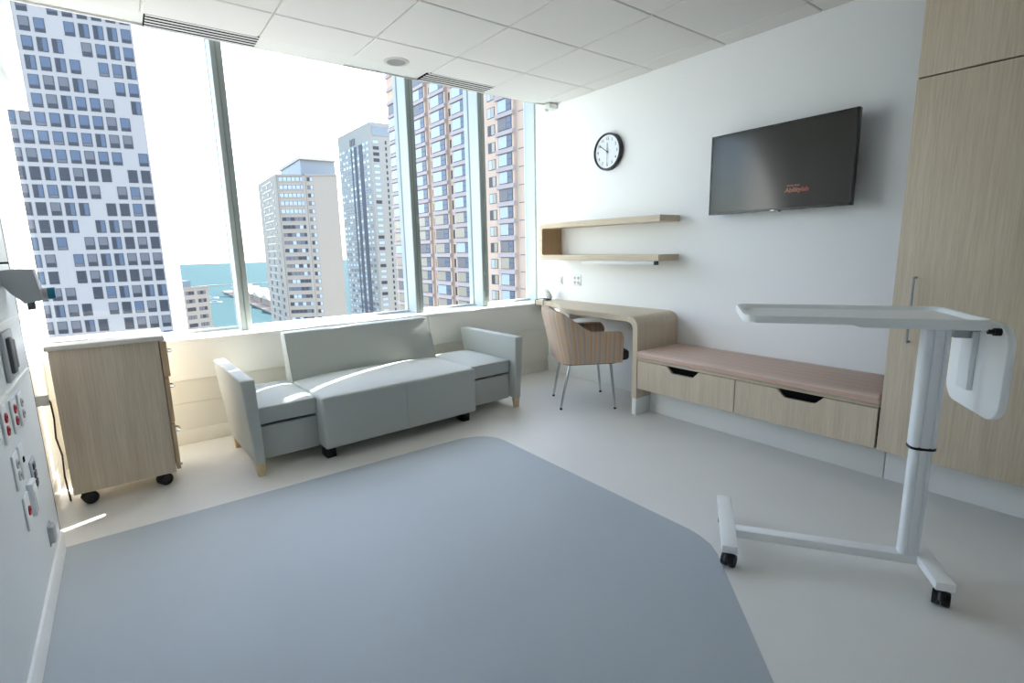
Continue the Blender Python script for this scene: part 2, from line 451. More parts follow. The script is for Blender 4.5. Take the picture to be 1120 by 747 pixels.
# side seats: deck panels and cushions
for sg, uc0, uc1 in ((-1, -.945, -.603), (1, .523, .945)):
    boxobj('side_panel', (uc0, -.30, .072), (uc1, .26, .274), M['vinyl'], t, .006)
    c = pillow('side_cushion', uc0+.002, uc1-.003, -.315, .30, .292, .395, .03, .014)
    b = MB(); b.box((uc0+.01, -.27, .278), (uc1-.01, .25, .296), 0); b.build('gap_shade_block', M['gap'], t)  # black block that paints the shade in the gap below the cushion
s_ = pillow('seat', -.61, .525, -.43, .22, .078, .412, .03, .016, roll=.0)
b = MB(); b.box((-.045-.002, -.4325, .09), (-.045+.002, -.4285, .40), 0); b.build('seam', M['vinyl'], s_)
# backrest, leaning back
b = MB()
b.prism([(.135, .38), (.20, .36), (.20, .10), (.30, .10), (.30, .50), (.345, .735), (.235, .735)], 'x', -.612, .527, 0)
es = [e for e in b.bm.edges]; bmesh.ops.bevel(b.bm, geom=es, offset=.010, segments=3, profile=.5, affect='EDGES')
br = b.build('backrest', M['vinyl'], t)
for u in (-.611, .526):
    b = MB(); b.tube([(u, .24, .734), (u, .137, .40)], .004); b.build('piping', M['vinyl'], br)
for u in (-.56, .47):
    for v in (-.32, .16):
        boxobj('block_foot', (u-.03, v-.05, 0), (u+.03, v+.05, .08), M['black'], t, .004)

# ------------------------------------------------------------------ desk
t = thing('desk', 'ash laminate waterfall desk with white plinth between window and bench', 'desk', (0, 0, 0))
D = MB(); R_ = .085; th = .045; Z1 = .762; YE = -1.590
top = [(-.05, Z1-th), (-.05, Z1)]
prof = [(-1.4905, Z1)] + [(YE+R_+R_*math.cos(math.radians(a)), Z1-R_+R_*math.sin(math.radians(a))) for a in range(90, 181, 10)] + [(YE, .132), (YE+th, .132)]
ri = R_-th+.02
prof += [(YE+th+ri+ri*math.cos(math.radians(a)), Z1-th-ri+ri*math.sin(math.radians(a))) for a in range(180, 89, -15)] + [(-1.4905, Z1-th)]
D.prism([(p[0], p[1]) for p in prof], 'x', -.50, -.003, 0, .002, 1)
D.build('end_panel', M['wood_z'], t, 30)
b = MB(); pl = [(-.003, -.602), (-.003, -.036), (-.195, -.036), (-.215, -.20), (-.245, -.36), (-.275, -.455), (-.32, -.55), (-.40, -.68), (-.455, -.78), (-.49, -.87), (-.50, -.97), (-.50, -1.2), (-.003, -1.2)]
# top: wide straight run plus the narrowing nose at the window
pl = [(-.003, -.6005), (-.003, -.036), (-.195, -.036), (-.205, -.16), (-.225, -.30), (-.26, -.42), (-.32, -.53), (-.40, -.62), (-.46, -.70), (-.49, -.78), (-.4995, -.86), (-.5, -.90), (-.5, -1.49), (-.003, -1.49)]
b.prism(pl, 'z', Z1-th, Z1, 0, .001, 1)
b.build('desktop', M['wood_y'], t, 30)
b = MB(); b.box((-.497, YE+.003, 0), (-.003, YE+th-.003, .132), 0, .002); b.build('plinth', M['base'], t)
b = MB(); b.box((-.40, -.75, Z1-th-.07), (-.10, -.42, Z1-th), 0, .006); b.build('pencil_tray', M['plate'], t)
b = MB(); b.prism([(-.003, .62), (-.003, Z1-th), (-.16, Z1-th)], 'y', -.80, -.785, 0); b.build('bracket', M['grey_dark'], t)

# small lamp with clamp on the desk by the window
M['lamp_grey'] = mat('lamp_grey', (205, 206, 206), .4)
t = thing('desk_lamp', 'small grey round-headed clamp lamp on desk corner by window', 'lamp', (-.12, -.13, Z1+.001))
b = MB(); b.lathe([(0, 0), (.04, 0), (.042, .006), (.036, .014), (.010, .018), (0, .018)]); b.build('base', M['grey_dark'], t)
mt = Matrix.Translation((.0, -.01, .060)) @ Matrix.Rotation(math.radians(58), 4, 'Y') @ Matrix.Rotation(.35, 4, 'X')
b = MB(); b.lathe([(0, -.024), (.035, -.024), (.056, -.015), (.062, 0), (.060, .013), (.053, .018), (.050, .012), (0, .010)], 0, 28, mt)
for k in range(7):
    a = -.036+.012*k
    b.box((-.004+a, -.03, .012), (a+.001, .03, .0155), 1, piv=mt)
b.build('head', [M['lamp_grey'], M['grey_dark']], t)
b = MB(); b.tube([(-.106, -.06, -.052), (-.106, -.06, .008), (-.06, -.05, .012), (-.02, -.02, .02)], .005); b.tube([(-.106, .06, -.052), (-.106, .06, .008), (-.06, .05, .012), (-.02, .0, .02)], .005); b.build('clamp', M['grey_dark'], t)

# ------------------------------------------------------------------ bench and cushion
t = thing('bench_cabinet', 'low ash laminate bench with two drawers under striped cushion', 'bench cabinet', (-.25, -2.375, 0))
BX0, BX1, BY0, BY1 = -.225, .247, -.778, .783
b = MB(); b.box((BX0+.002, BY0, .212), (BX1, BY1, .432), 1); b.box((BX0-.022, BY0, .434), (BX1, BY1, .452), 0, .002); b.build('carcass', [M['wood_y'], M['gap']], t)
boxobj('plinth', (-.085, BY0-.003, 0), (.247, BY1, .212), M['base'], t, .003)
def bench_drawer(y0, y1):
    yc = (y0+y1)/2; z0, z1 = .213, .430; g = .003
    hw0, hw1, dp, r = .128, .085, .046, .012
    pr = [(y0+g, z0), (y1-g, z0), (y1-g, z1), (yc+hw0, z1), (yc+hw1+.006, z1-dp+.008), (yc+hw1-.006, z1-dp), (yc-hw1+.006, z1-dp), (yc-hw1-.006, z1-dp+.008), (yc-hw0, z1), (y0+g, z1)]
    b = MB(); b.prism(pr, 'x', BX0-.022, BX0-.001, 0, .0015, 1); d = b.build('drawer', M['wood_z'], t, 30)
    b = MB(); b.box((BX0-.004, yc-hw0, z1-dp-.01), (BX0+.001, yc+hw0, z1+.001), 0); b.build('finger_pull', M['gap'], d)
bench_drawer(BY0, .003); bench_drawer(.003, BY1)
b = MB()
b.box((-.262, -.785, .453), (.249, .782, .505), 0, .016, 4)
tag(b.build('bench_cushion', M['cushion_stripe'], None, 50, (-.25, -2.375, 0)), 'long thin striped tan cushion lying on the bench', 'cushion')

# ------------------------------------------------------------------ wardrobe
t = thing('wardrobe', 'tall built-in ash laminate wardrobe with bar handle at right', 'wardrobe', (-.25, -3.82, 0))
WY1, WY0 = .660, -.72
b = MB(); b.box((-.228, WY0, .21), (.247, WY1, ZC-.002), 0); b.build('carcass', M['gap'], t)
boxobj('plinth', (-.08, WY0, 0), (.247, WY1, .21), M['base'], t, .003)
def door(y0, y1, z0, z1, nm):
    return boxobj(nm, (-.25, y0+.002, z0), (-.229, y1-.001, z1), M['wood_z'], t, .001)
dl = door(-.03, WY1, .212, 2.003, 'door'); dr = door(WY0, -.03, .212, 2.003, 'door')
door(-.03, WY1, 2.010, ZC-.003, 'upper_door'); door(WY0, -.03, 2.010, ZC-.003, 'upper_door')
def bar_handle(par, y):
    b = MB(); b.tube([(-.249, y, 1.105), (-.278, y, 1.105), (-.284, y, 1.10), (-.284, y, .80), (-.278, y, .795), (-.249, y, .795)], .0055); b.build('handle', M['steel'], par)
bar_handle(dl, .575); bar_handle(dr, -.63)

# ------------------------------------------------------------------ television
t = thing('television', 'flat black television on the white wall showing an orange logo', 'television', (-.072, -2.345, 1.752), math.radians(-2.2))
W2, H2 = .462, .266
b = MB(); b.box((-.045, -W2, -H2), (-.012, W2, H2), 0, .004); b.box((-.012, -.30, -.18), (.020, .30, .18), 0, .01); b.build('case', M['tv_bezel'], t)
b = MB()
for lo, hi in (((-.05, -W2, H2-.011), (-.044, W2, H2)), ((-.05, -W2, -H2), (-.044, W2, -H2+.015)), ((-.05, -W2, -H2), (-.044, -W2+.011, H2)), ((-.05, W2-.011, -H2), (-.044, W2, H2))): b.box(lo, hi, 0, .001, 1)
b.build('bezel', M['tv_bezel'], t)
sc_ = boxobj('screen', (-.0468, -W2+.010, -H2+.014), (-.0445, W2-.010, H2-.010), M['tv_screen'], t)
mtx = Matrix(((0, 0, -1, -.0472), (-1, 0, 0, 0), (0, 1, 0, 0), (0, 0, 0, 1)))
def tvtext(body, size, y, z, m, nm, bold=0.0, shear=0.0):
    q = Matrix.Translation((0, y, z)) @ mtx
    o = text_mesh(body, size, q, m, nm, sc_, .0006, 'LEFT', bold, shear); return o
tvtext('Ability', .038, -.075, -.160, M['logo_tan'], 'logo_lettering', .0006, .1)
tvtext('lab', .038, -.175, -.160, M['logo_red'], 'logo_lettering', .0006, .1)
tvtext('Shirley Ryan', .016, -.085, -.125, M['logo_tan'], 'logo_lettering', .0002)
b = MB(); b.box((-.050, -.018, -H2-.005), (-.036, .012, -H2+.008), 0, .001); b.build('badge', M['steel'], t)
b = MB(); b.cyl((-.04, -.045, -H2-.008), (-.04, -.045, -H2+.002), .008); b.build('sensor', M['black'], t)
b = MB(); b.box((.02, -.10, -.12), (.066, .10, .12), 0, .004); b.build('wall_mount', M['black'], t)

# ------------------------------------------------------------------ clock
t = thing('wall_clock', 'round wall clock with black rim and white face', 'clock', (0, -.838, 2.090))
mc = Matrix(((0, 0, -1, 0), (-1, 0, 0, 0), (0, 1, 0, 0), (0, 0, 0, 1)))   # local xy = face, z = out of the wall
b = MB(); b.lathe([(0, .001), (.152, .001), (.155, .006), (.155, .036), (.150, .046), (.142, .047), (.138, .040), (.137, .034)], 0, 56, mc); b.build('rim', M['clock_rim'], t, 40)
b = MB(); b.lathe([(.1375, .033), (0, .033)], 0, 56, mc); face = b.build('face', M['clock_face'], t)
nm = None
for k in range(1, 13):
    a = math.radians(90-30*k)
    q = mc @ Matrix.Translation((.108*math.cos(a), .108*math.sin(a)-.011, .0336))
    o = text_mesh(str(k), .034, q, M['ink'], 'numeral', face, .0006, 'CENTER', .0003)
def hand(ang, ln, wd, z, m, tail=.02, nm='hand'):
    q = mc @ Matrix.Rotation(math.radians(90-ang), 4, 'Z')
    b = MB(); b.prism([(-tail, -wd/2), (ln*.9, -wd/2), (ln, 0), (ln*.9, wd/2), (-tail, wd/2)], 'z', z, z+.0012, 0)
    bmesh.ops.transform(b.bm, matrix=q, verts=list(b.bm.verts)); return b.build(nm, m, t, 0)
hand(304, .108, .006, .0375, M['ink'], nm='minute_hand'); hand(359, .075, .007, .0355, M['ink_pale'], nm='hour_hand'); hand(180, .105, .003, .0395, M['ink_pale'], .03, 'second_hand')
b = MB(); b.lathe([(.007, .0335), (.007, .042), (0, .042)], 0, 16, mc); b.build('hub', M['ink'], t)

# ------------------------------------------------------------------ wall shelf
t = thing('wall_shelf', 'ash laminate C-shaped wall shelf of two boards above desk', 'shelf', (0, -.87, 1.165))
ZT, ZB, TK = .345, .0, .048; RR = .045; ye = .700; ri = .02
out = [(-.70, ZT)] + [(ye-RR+RR*math.cos(math.radians(a)), ZT-RR+RR*math.sin(math.radians(a))) for a in range(90, -1, -15)] + [(ye-RR+RR*math.cos(math.radians(a)), ZB+RR+RR*math.sin(math.radians(a))) for a in range(0, -91, -15)] + [(-.70, ZB)]
inn = [(-.70, ZB+TK)] + [(ye-.04-ri+ri*math.cos(math.radians(a)), ZB+TK+ri+ri*math.sin(math.radians(a))) for a in range(-90, 1, 15)] + [(ye-.04-ri+ri*math.cos(math.radians(a)), ZT-TK-ri+ri*math.sin(math.radians(a))) for a in range(0, 91, 15)] + [(-.70, ZT-TK)]
b = MB(); n = len(out)
fs = []
V = {}
for side, X in (('f', -.25), ('b', 0.0)):
    V[side] = ([b.bm.verts.new((X, p[0], p[1])) for p in out], [b.bm.verts.new((X, p[0], p[1])) for p in inn[::-1]])
for side in 'fb':
    o_, i_ = V[side]
    for k in range(n-1): b.bm.faces.new((o_[k], o_[k+1], i_[k+1], i_[k]))
for k in range(n-1):
    f = b.bm.faces.new((V['f'][0][k], V['b'][0][k], V['b'][0][k+1], V['f'][0][k+1]))
    f = b.bm.faces.new((V['f'][1][k], V['f'][1][k+1], V['b'][1][k+1], V['b'][1][k]))
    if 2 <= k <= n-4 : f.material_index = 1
for k in (0, n-1):
    b.bm.faces.new((V['f'][0][k], V['f'][1][k], V['b'][1][k], V['b'][0][k]))
bmesh.ops.recalc_face_normals(b.bm, faces=list(b.bm.faces))
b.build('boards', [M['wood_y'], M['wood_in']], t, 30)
tl = thing('under_shelf_lamp', 'slim white strip lamp fixed under lower wall shelf', 'lamp', (-.222, -1.13, 1.165))
boxobj('housing', (-.018, -.39, -.026), (.018, .40, 0), M['plate'], tl, .004)
boxobj('end_cap', (-.019, -.408, -.032), (.019, -.388, 0), M['black'], tl, .003)
boxobj('diffuser', (-.014, -.386, -.032), (.014, .396, -.025), M['lampglow'], tl, .002)

# outlets on right wall
def wall_plate(loc, rz, label, w, h, kind, group=None):
    t = thing('wall_outlet', label, 'outlet', loc, rz, group)   # local -x faces the room
    b = MB(); b.box((-.007, -w/2, -h/2), (0, w/2, h/2), 0, .003); b.build('plate', M['plate'], t)
    def sock(y, z, m, nm='socket', r=.016):
        b = MB(); q = Matrix.Translation((-.007, y, z)) @ Matrix.Rotation(-PI/2, 4, 'Y')
        b.lathe([(r, 0), (r, .002), (r*.9, .004), (0, .004)], 0, 16, q)
        b.box((-.0118, y-.007, z-.002), (-.0105, y-.005, z+.007), 1); b.box((-.0118, y+.005, z-.002), (-.0105, y+.007, z+.007), 1)
        b.build(nm, [m, M['gap']], t)
    if kind == 'quad':
        for y in (-.023, .023):
            for z in (-.021, .021): sock(y, z, M['plate_slot'], r=.015)
    elif kind == 'red':
        for z in (-.021, .021): sock(0, z, M['red'], r=.017)
    elif kind == 'red1':
        sock(0, 0, M['red'], r=.017)
    elif kind == 'white':
        for z in (-.021, .021): sock(0, z, M['plate_slot'])
    elif kind == 'jack':
        boxobj('jack', (-.010, -.010, -.008), (-.006, .010, .010), M['gap'], t, .001)
    elif kind == 'rocker':
        boxobj('rocker', (-.011, -.014, -.03), (-.006, .014, .03), M['plate_slot'], t, .002)
    return t
wall_plate((0, -.212, .962), 0, 'narrow white wall plate above desk, next to window', .045, .095, 'rocker')
wall_plate((0, -.436, .966), 0, 'square white four-socket outlet on wall above desk', .112, .105, 'quad')

# ------------------------------------------------------------------ desk chair
fa = math.radians(-30)
t = thing('desk_chair', 'striped tan tub armchair with chrome legs at the desk', 'chair', (-.535, -1.06, 0), fa)
# local: +x is forward, +y is the sitter's left
def shell():
    b = MB(); NP = 120; NH = 9; zb = .375
    w, d = .265, .25
    def plan(s):      # U path from right arm front (s=0) round the back to left arm front (s=1)
        L1 = .36; Rr = .13
        # straight right side
        segs = [('l', (d+.0, -w), (-d+Rr, -w)), ('a', (-d+Rr, -w+Rr), 270, 180), ('l', (-d, -w+Rr), (-d, w-Rr)), ('a', (-d+Rr, w-Rr), 180, 90), ('l', (-d+Rr, w), (d, w))]
        lens = []
        for g in segs:
            lens.append((Vector(g[1])-Vector(g[2])).length if g[0] == 'l' else Rr*PI/2)
        T = sum(lens); q = s*T
        for g, l in zip(segs, lens):
            if q <= l+1e-9:
                f = q/l
                if g[0] == 'l':
                    p = Vector(g[1]).lerp(Vector(g[2]), f); dirv = (Vector(g[2])-Vector(g[1])).normalized(); nrm = Vector((dirv.y, -dirv.x))*-1
                    nrm = Vector((-dirv.y, dirv.x))*-1
                else:
                    a = math.radians(g[2]+(g[3]-g[2])*f); p = Vector(g[1])+Vector((Rr*math.cos(a), Rr*math.sin(a))); nrm = Vector((math.cos(a), math.sin(a)))
                return p, nrm, s*T
            q -= l
        return plan(1-1e-9)
    def outward(p, nrm):
        c = Vector((0.0, 0)); return nrm if (p-c).dot(nrm) > 0 else -nrm
    def toph(p):
        x = p.x
        # arms level at the front, sweeping up to the back
        f = min(1, max(0, (.02-x)/.24)); f = f*f*(3-2*f)
        return .632+f*.168
    outer, inner = [], []
    LT = plan(1-1e-9)[2]
    for i in range(NP+1):
        p, nr, L = plan(i/NP); nr = outward(p, nr)
        zt = toph(p)
        e_ = min(L, LT-L); r_ = .045
        if e_ < r_: zt -= r_-math.sqrt(max(0, r_*r_-(r_-e_)**2))
        co, ci = [], []
        for j in range(NH+1):
            h = j/NH; z = zb+(zt-zb)*h
            back = max(0, min(1, (-p.x+.02)/.22))
            lean = .085*back*max(0, z-.42)/.38
            tuck = -.018*(1-min(1, (z-zb)/.06))**2
            edge = -.012*max(0, (h-.88)/.12)**2
            q = p+nr*(tuck+edge); side = .02*max(0, (z-.45)/.2)*(abs(nr.y))
            co.append((q.x-lean, q.y+nr.y*side, z))
            thk = .045 if back < .5 else .055
            zi = z-(.006 if j == NH else 0)
            q2 = p-nr*(thk-edge*1.0); ci.append((q2.x-lean, q2.y+nr.y*side, zi))
        outer.append(([b.bm.verts.new(c) for c in co], L)); inner.append(([b.bm.verts.new(c) for c in ci], L))
    def face(vs, us):
        f = b.bm.faces.new(vs)
        for l, u in zip(f.loops, us): l[b.uv].uv = (u, 0)
        return f
    for i in range(NP):
        (A, a), (B, c) = outer[i], outer[i+1]; (E, _), (F, _) = inner[i], inner[i+1]
        for j in range(NH):
            face((A[j], A[j+1], B[j+1], B[j]), (a, a, c, c)); face((E[j], F[j], F[j+1], E[j+1]), (a, c, c, a))
        face((A[NH], E[NH], F[NH], B[NH]), (a, a, c, c)); face((A[0], B[0], F[0], E[0]), (a, c, c, a))
    for i in (0, NP):
        A, a = outer[i]; E, _ = inner[i]
        for j in range(NH): face((A[j], A[j+1], E[j+1], E[j]), (a, a, a+.03, a+.03))
    bmesh.ops.recalc_face_normals(b.bm, faces=list(b.bm.faces))
    return b.build('shell', M['chair_stripe'], t, 60)
sh = shell()
b = MB(); b.prism([(.0, 0)]+[], 'z', 0, 1) if False else None
b.prism(rrect(-.20, -.222, .33, .222, .06), 'z', .385, .462, 0, .022, 4)
b.build('seat_cushion', M['seat_dark'], t, 60)
b = MB(); b.prism(rrect(-.215, -.235, .24, .235, .07), 'z', .366, .386, 0, .004, 1); b.build('seat_pan', M['grey_dark'], t)
ca, sa = math.cos(-fa), math.sin(-fa)
for (fx, fy), (ux, uy) in (((-.624, -.785), (-.15, .16)), ((-.838, -1.114), (-.15, -.16)), ((-.223, -.963), (.17, .19)), ((-.496, -1.378), (.17, -.19))):
    dx, dy = fx+.535, fy+1.06; lx, ly = dx*ca-dy*sa, dx*sa+dy*ca
    l = MB(); l.tube([(lx, ly, .012), ((lx*.8+ux*.2), (ly*.8+uy*.2), .09), (lx*.12+ux*.88, ly*.12+uy*.88, .345), (ux, uy, .37)], [.008, .0095, .0115, .0115], 0, 14); lo = l.build('leg', M['chrome'], t, 50)
    g = MB(); g.cyl((lx, ly, 0), (lx, ly, .014), .011, .010); g.build('glide', M['black'], lo)

# ------------------------------------------------------------------ overbed table
TH = math.radians(-56.4)
t = thing('overbed_table', 'white wheeled overbed table with side flap folded down', 'overbed table', (-1.338, -3.26, 0), TH)
# local x = along the tray (to the column), local -y = towards the viewer
b = MB()
TL, TW, TZ = .372, .207, 1.022
outl = rrect(-TL, -TW, TL, TW, .05, 6); inl_ = rrect(-TL+.016, -TW+.016, TL-.016, TW-.016, .04, 6); in2 = rrect(-TL+.028, -TW+.028, TL-.028, TW-.028, .034, 6)
n = len(outl)
rings = [[b.bm.verts.new((p[0], p[1], z)) for p in o] for o, z in ((outl, TZ-.026), (outl, TZ-.004), ([(p[0]*.993, p[1]*.99) for p in outl], TZ), (inl_, TZ), (in2, TZ-.014))]
for A, B in zip(rings, rings[1:]):
    for k in range(n): b.bm.faces.new((A[k], A[(k+1) % n], B[(k+1) % n], B[k]))
b.bm.faces.new(rings[-1]); b.bm.faces.new(rings[0][::-1])
bmesh.ops.recalc_face_normals(b.bm, faces=list(b.bm.faces))
b.build('tray', M['powder2'], t, 40)
b = MB(); b.prism([(-.03, TZ-.026), (.355, TZ-.026), (.355, TZ-.036), (.0, TZ-.036)], 'y', -.195, .195, 0, .002, 1); b.build('under_housing', M['powder2'], t)
CX, CY = .272, -.045
def col_prof(rx, ry, g):
    pts = []
    for k in range(120):
        a = 2*PI*(k+.5)/120; c, s = math.cos(a), math.sin(a); e = 2/3.2
        x = rx*math.copysign(abs(c)**e, c); y = ry*math.copysign(abs(s)**e, s)
        if g and abs(abs(x)-rx*.40) < rx*.06 : y *= .84
        pts.append((CX+x, CY+y))
    return pts
b = MB(); b.prism(col_prof(.041, .034, True), 'z', .528, TZ-.030, 0, .002, 1); b.build('column_sleeve', M['alu'], t, 40)
b = MB(); b.prism(col_prof(.0425, .0355, False), 'z', .520, .529, 0); b.build('collar', M['black'], t)
b = MB(); b.prism(col_prof(.034, .027, True), 'z', .09, .524, 0, .001, 1); b.build('column_inner', M['alu'], t, 40)
# base: cross bar and two feet with twin casters
YB = -.045
b = MB(); b.box((-.345, YB-.026, .058), (.30, YB+.026, .094), 0, .005); b.build('cross_bar', M['powder'], t)
for sx, ym, y0, y1 in ((-.372, 0, -.215, .235), (.325, 0, -.235, .045)):
    b = MB(); b.box((sx-.030, y0, .066), (sx+.030, y1, .098), 0, .004); b.build('foot', M['powder'], t)
    for yy in (y0+.045, y1-.045):
        if -.01 < yy < .05: continue
        caster(t, sx+(0 if yy < 0 else .006), yy-.02 if yy < 0 else yy-.05, .026, .046, 1.2, .068)
# flap hanging at the column end, hinge, knobs
b = MB(); b.prism(rrect(-.185, .668, .195, 1.000, .075, 8), 'x', .415, .440, 0, .005, 2); fl = b.build('side_flap', M['powder2'], t, 40)
b = MB(); b.box((.396, -.01, .74), (.415, .07, .955), 0, .004); b.box((.345, .0, .93), (.414, .05, .985), 1, .003); b.build('hinge_rail', [M['alu'], M['steel']], t)
b = MB(); b.tube([(.34, -.05, .985), (.375, -.05, .972), (.385, -.075, .972), (.37, -.10, .985)], .005); b.box((.345, -.11, .978), (.375, -.085, .99), 0, .002); b.build('release_lever', M['black'], t)
b = MB(); b.cyl((.396, -.135, .975), (.4145, -.135, .975), .013); b.cyl((.38, -.135, .975), (.397, -.135, .975), .008); b.build('knob', M['black'], t)

# ------------------------------------------------------------------ headwall at the left
HX = -3.872
t = thing('headwall_panel', 'white laminate headwall panelling with rails along left wall', 'wall panel', (HX, -1.17, 0))
def panel(z0, z1): boxobj('panel', (-.076, -2.6, z0), (0, 0, z1), M['headwall'], t, .002)
panel(.10, .828); panel(.842, 1.045); panel(1.062, 1.262); panel(1.27, 2.09)
boxobj('rail', (-.03, -2.6, .826), (.006, -.03, .844), M['trim'], t, .002); boxobj('rail', (-.03, -2.6, 1.043), (.006, -.03, 1.064), M['trim'], t, .002)
boxobj('edge_strip', (-.076, -.004, .10), (.001, .002, 2.09), M['seam'], t)
# plates (local -x must face +x of the room: rotate by 180 degrees)
g1 = 'red outlets on the headwall'
wall_plate((HX, -1.83, .765), PI, 'red double outlet on headwall, nearest the left photo edge', .08, .118, 'red')
wall_plate((HX, -1.665, .755), PI, 'red double outlet on headwall, second from the left', .08, .118, 'red')
wall_plate((HX, -1.525, .745), PI, 'white double outlet right of the two red outlets', .08, .118, 'white')
wall_plate((HX, -1.80, .60), PI, 'white double outlet in the headwall middle row', .08, .118, 'white')
wall_plate((HX, -1.69, .60), PI, 'white plate with one black jack in the headwall middle row', .08, .118, 'jack')
wall_plate((HX, -1.76, .44), PI, 'lowest red single outlet on headwall, left of white charger', .08, .118, 'red1')
c = MB(); c.box((0, -.038, -.06), (.018, .038, .06), 0, .005); c.box((.018, -.028, -.045), (.0195, .028, .03), 0, .0005)
tag(c.build('charger', M['plate'], None, 30, (HX, -1.66, .45)), 'thick white plug-in box beside lowest red outlet', 'charger')
th_ = thing('data_plate', 'grey metal connector plate right of white plug-in box', 'outlet', (HX, -1.525, .49))
boxobj('plate', (0, -.045, -.06), (.006, .045, .06), M['grey_dev'], th_, .002)
for k in range(3): boxobj('connector', (.005, -.02, -.045+.033*k), (.010, .02, -.022+.033*k), M['grey_dark'], th_, .001)
th_ = thing('door_stop', 'small grey wall bumper low on the left wall', 'bumper', (HX, -1.43, .205))
boxobj('block', (0, -.03, -.035), (.018, .03, .035), M['grey_dev'], th_, .006); boxobj('plate', (0, -.036, -.042), (.004, .036, .042), M['plate_slot'], th_, .002)
th_ = thing('rail_clamp', 'grey holder clipped on headwall between two white rails', 'holder', (HX+.0005, -1.57, .95))
boxobj('plate', (0, -.09, -.085), (.012, .09, .085), M['grey_dev'], th_, .004)
boxobj('jaw', (.010, -.06, -.06), (.024, -.01, .065), M['grey_dark'], th_, .006); boxobj('jaw', (.010, .02, -.055), (.020, .06, .05), M['grey_dark'], th_, .006)
th_ = thing('wall_dispenser', 'grey wall-mounted medical unit with teal knob at left', 'medical device', (HX, -1.38, 1.175))
b = MB(); b.prism([(0, .065), (.030, .068), (.092, .066), (.108, -.050), (.055, -.060), (.02, -.02), (0, .015)], 'y', -.04, .05, 0, .004, 2); b.build('housing', M['grey_dev'], th_, 30)
b = MB(); b.cyl((.10, 0, -.028), (.122, 0, -.028), .022); b.build('collar', M['plate_slot'], th_)
b = MB(); b.cyl((.12, 0, -.028), (.142, 0, -.028), .023); b.build('knob', M['teal'], th_)
b = MB(); b.cyl((.068, 0, -.085), (.068, 0, -.055), .012); b.build('nozzle', M['grey_dark'], th_)

# ------------------------------------------------------------------ outside
BM_ = {}
BM_['t1'] = mat('tower_concrete', (162, 157, 153), .9, .2)
BM_['frame'] = mat('window_frame_grey', (70, 72, 80), .8)
BM_['g_blue'] = mat('pane_blue', (82, 94, 112), .3, .25)
BM_['g_dark'] = mat('pane_dark', (54, 57, 64), .3, .25)
BM_['g_shade'] = mat('pane_shade', (102, 102, 106), .4, .2)
BM_['g_light'] = mat('pane_sky', (150, 164, 174), .3, .3)
BM_['g_warm'] = mat('pane_warm', (138, 132, 118), .3, .6)
BM_['pink'] = mat('tower_precast_pink', (184, 163, 146), .9, .2, var=.05, vscale=.2)
BM_['pink_sp'] = mat('spandrel_pink_grey', (158, 150, 150), .9, .2)
BM_['beige'] = mat('tower_beige', (146, 140, 130), .8, .2)
BM_['beige2'] = mat('tower_grey_concrete', (140, 139, 133), .8, .2)
BM_['pent'] = mat('penthouse_metal', (120, 128, 134), .5, .4)
BM_['sea'] = mat('lake_water', (44, 63, 66), .8, .02, var=.02, vscale=.004)
BM_['land'] = mat('city_ground', (120, 120, 118), .9, .1)
BM_['stone'] = mat('pier_stone', (140, 126, 114), .9, .1)
BM_['roofw'] = mat('pale_roof', (176, 170, 160), .8, .1)

def fmat(p, d):    # local frame of a facade: x along, y up, z out
    d = Vector((d[0], d[1], 0)).normalized(); o = Vector((d.y, -d.x, 0))
    return Matrix(((d.x, 0, o.x, p[0]), (d.y, 0, o.y, p[1]), (0, 1, 0, 0), (0, 0, 0, 1)))
def plan_prism(pts, z0, z1, name, m, parent):
    b = MB(); b.prism(pts, 'z', z0, z1, 0); return b.build(name, m, parent, 0)
def win_mesh(w, h, style):
    """a framed window lying in the x-y plane, z out; frame, pane and blind as materials of one mesh"""
    b = MB(); f = .09*min(1, w)
    b.box((-w/2, -h/2, -.05), (w/2, h/2, .06), 0)
    x0, x1, y0, y1 = -w/2+f, w/2-f, -h/2+f, h/2-f
    if style == 'tower':
        b.box((x0, y0+.22*h, .05), (x1, y1, .075), 1); b.box((x0, y0, .05), (x1, y0+.17*h, .075), 2)
    elif style == 'shade':
        b.box((x0, y0+.30*h, .05), (x1, y1, .075), 1); b.box((x0, y0, .05), (x1, y0+.28*h, .075), 2)
    elif style == 'split':
        xm = x0+(x1-x0)*.5
        b.box((x0, y0, .05), (xm-.04, y1, .075), 1); b.box((xm+.04, y0, .05), (x1, y1, .075), 2)
    elif style == 'bay':
        xm = x0+(x1-x0)*.66; ym = (y0+y1)/2
        b.box((x0, y0, .05), (xm-.05, y1, .075), 1); b.box((xm+.05, y0, .05), (x1, ym-.06, .075), 2); b.box((xm+.05, ym+.06, .05), (x1, y1, .075), 2)
    else:
        b.box((x0, y0, .05), (x1, y1, .075), 1)
    return b
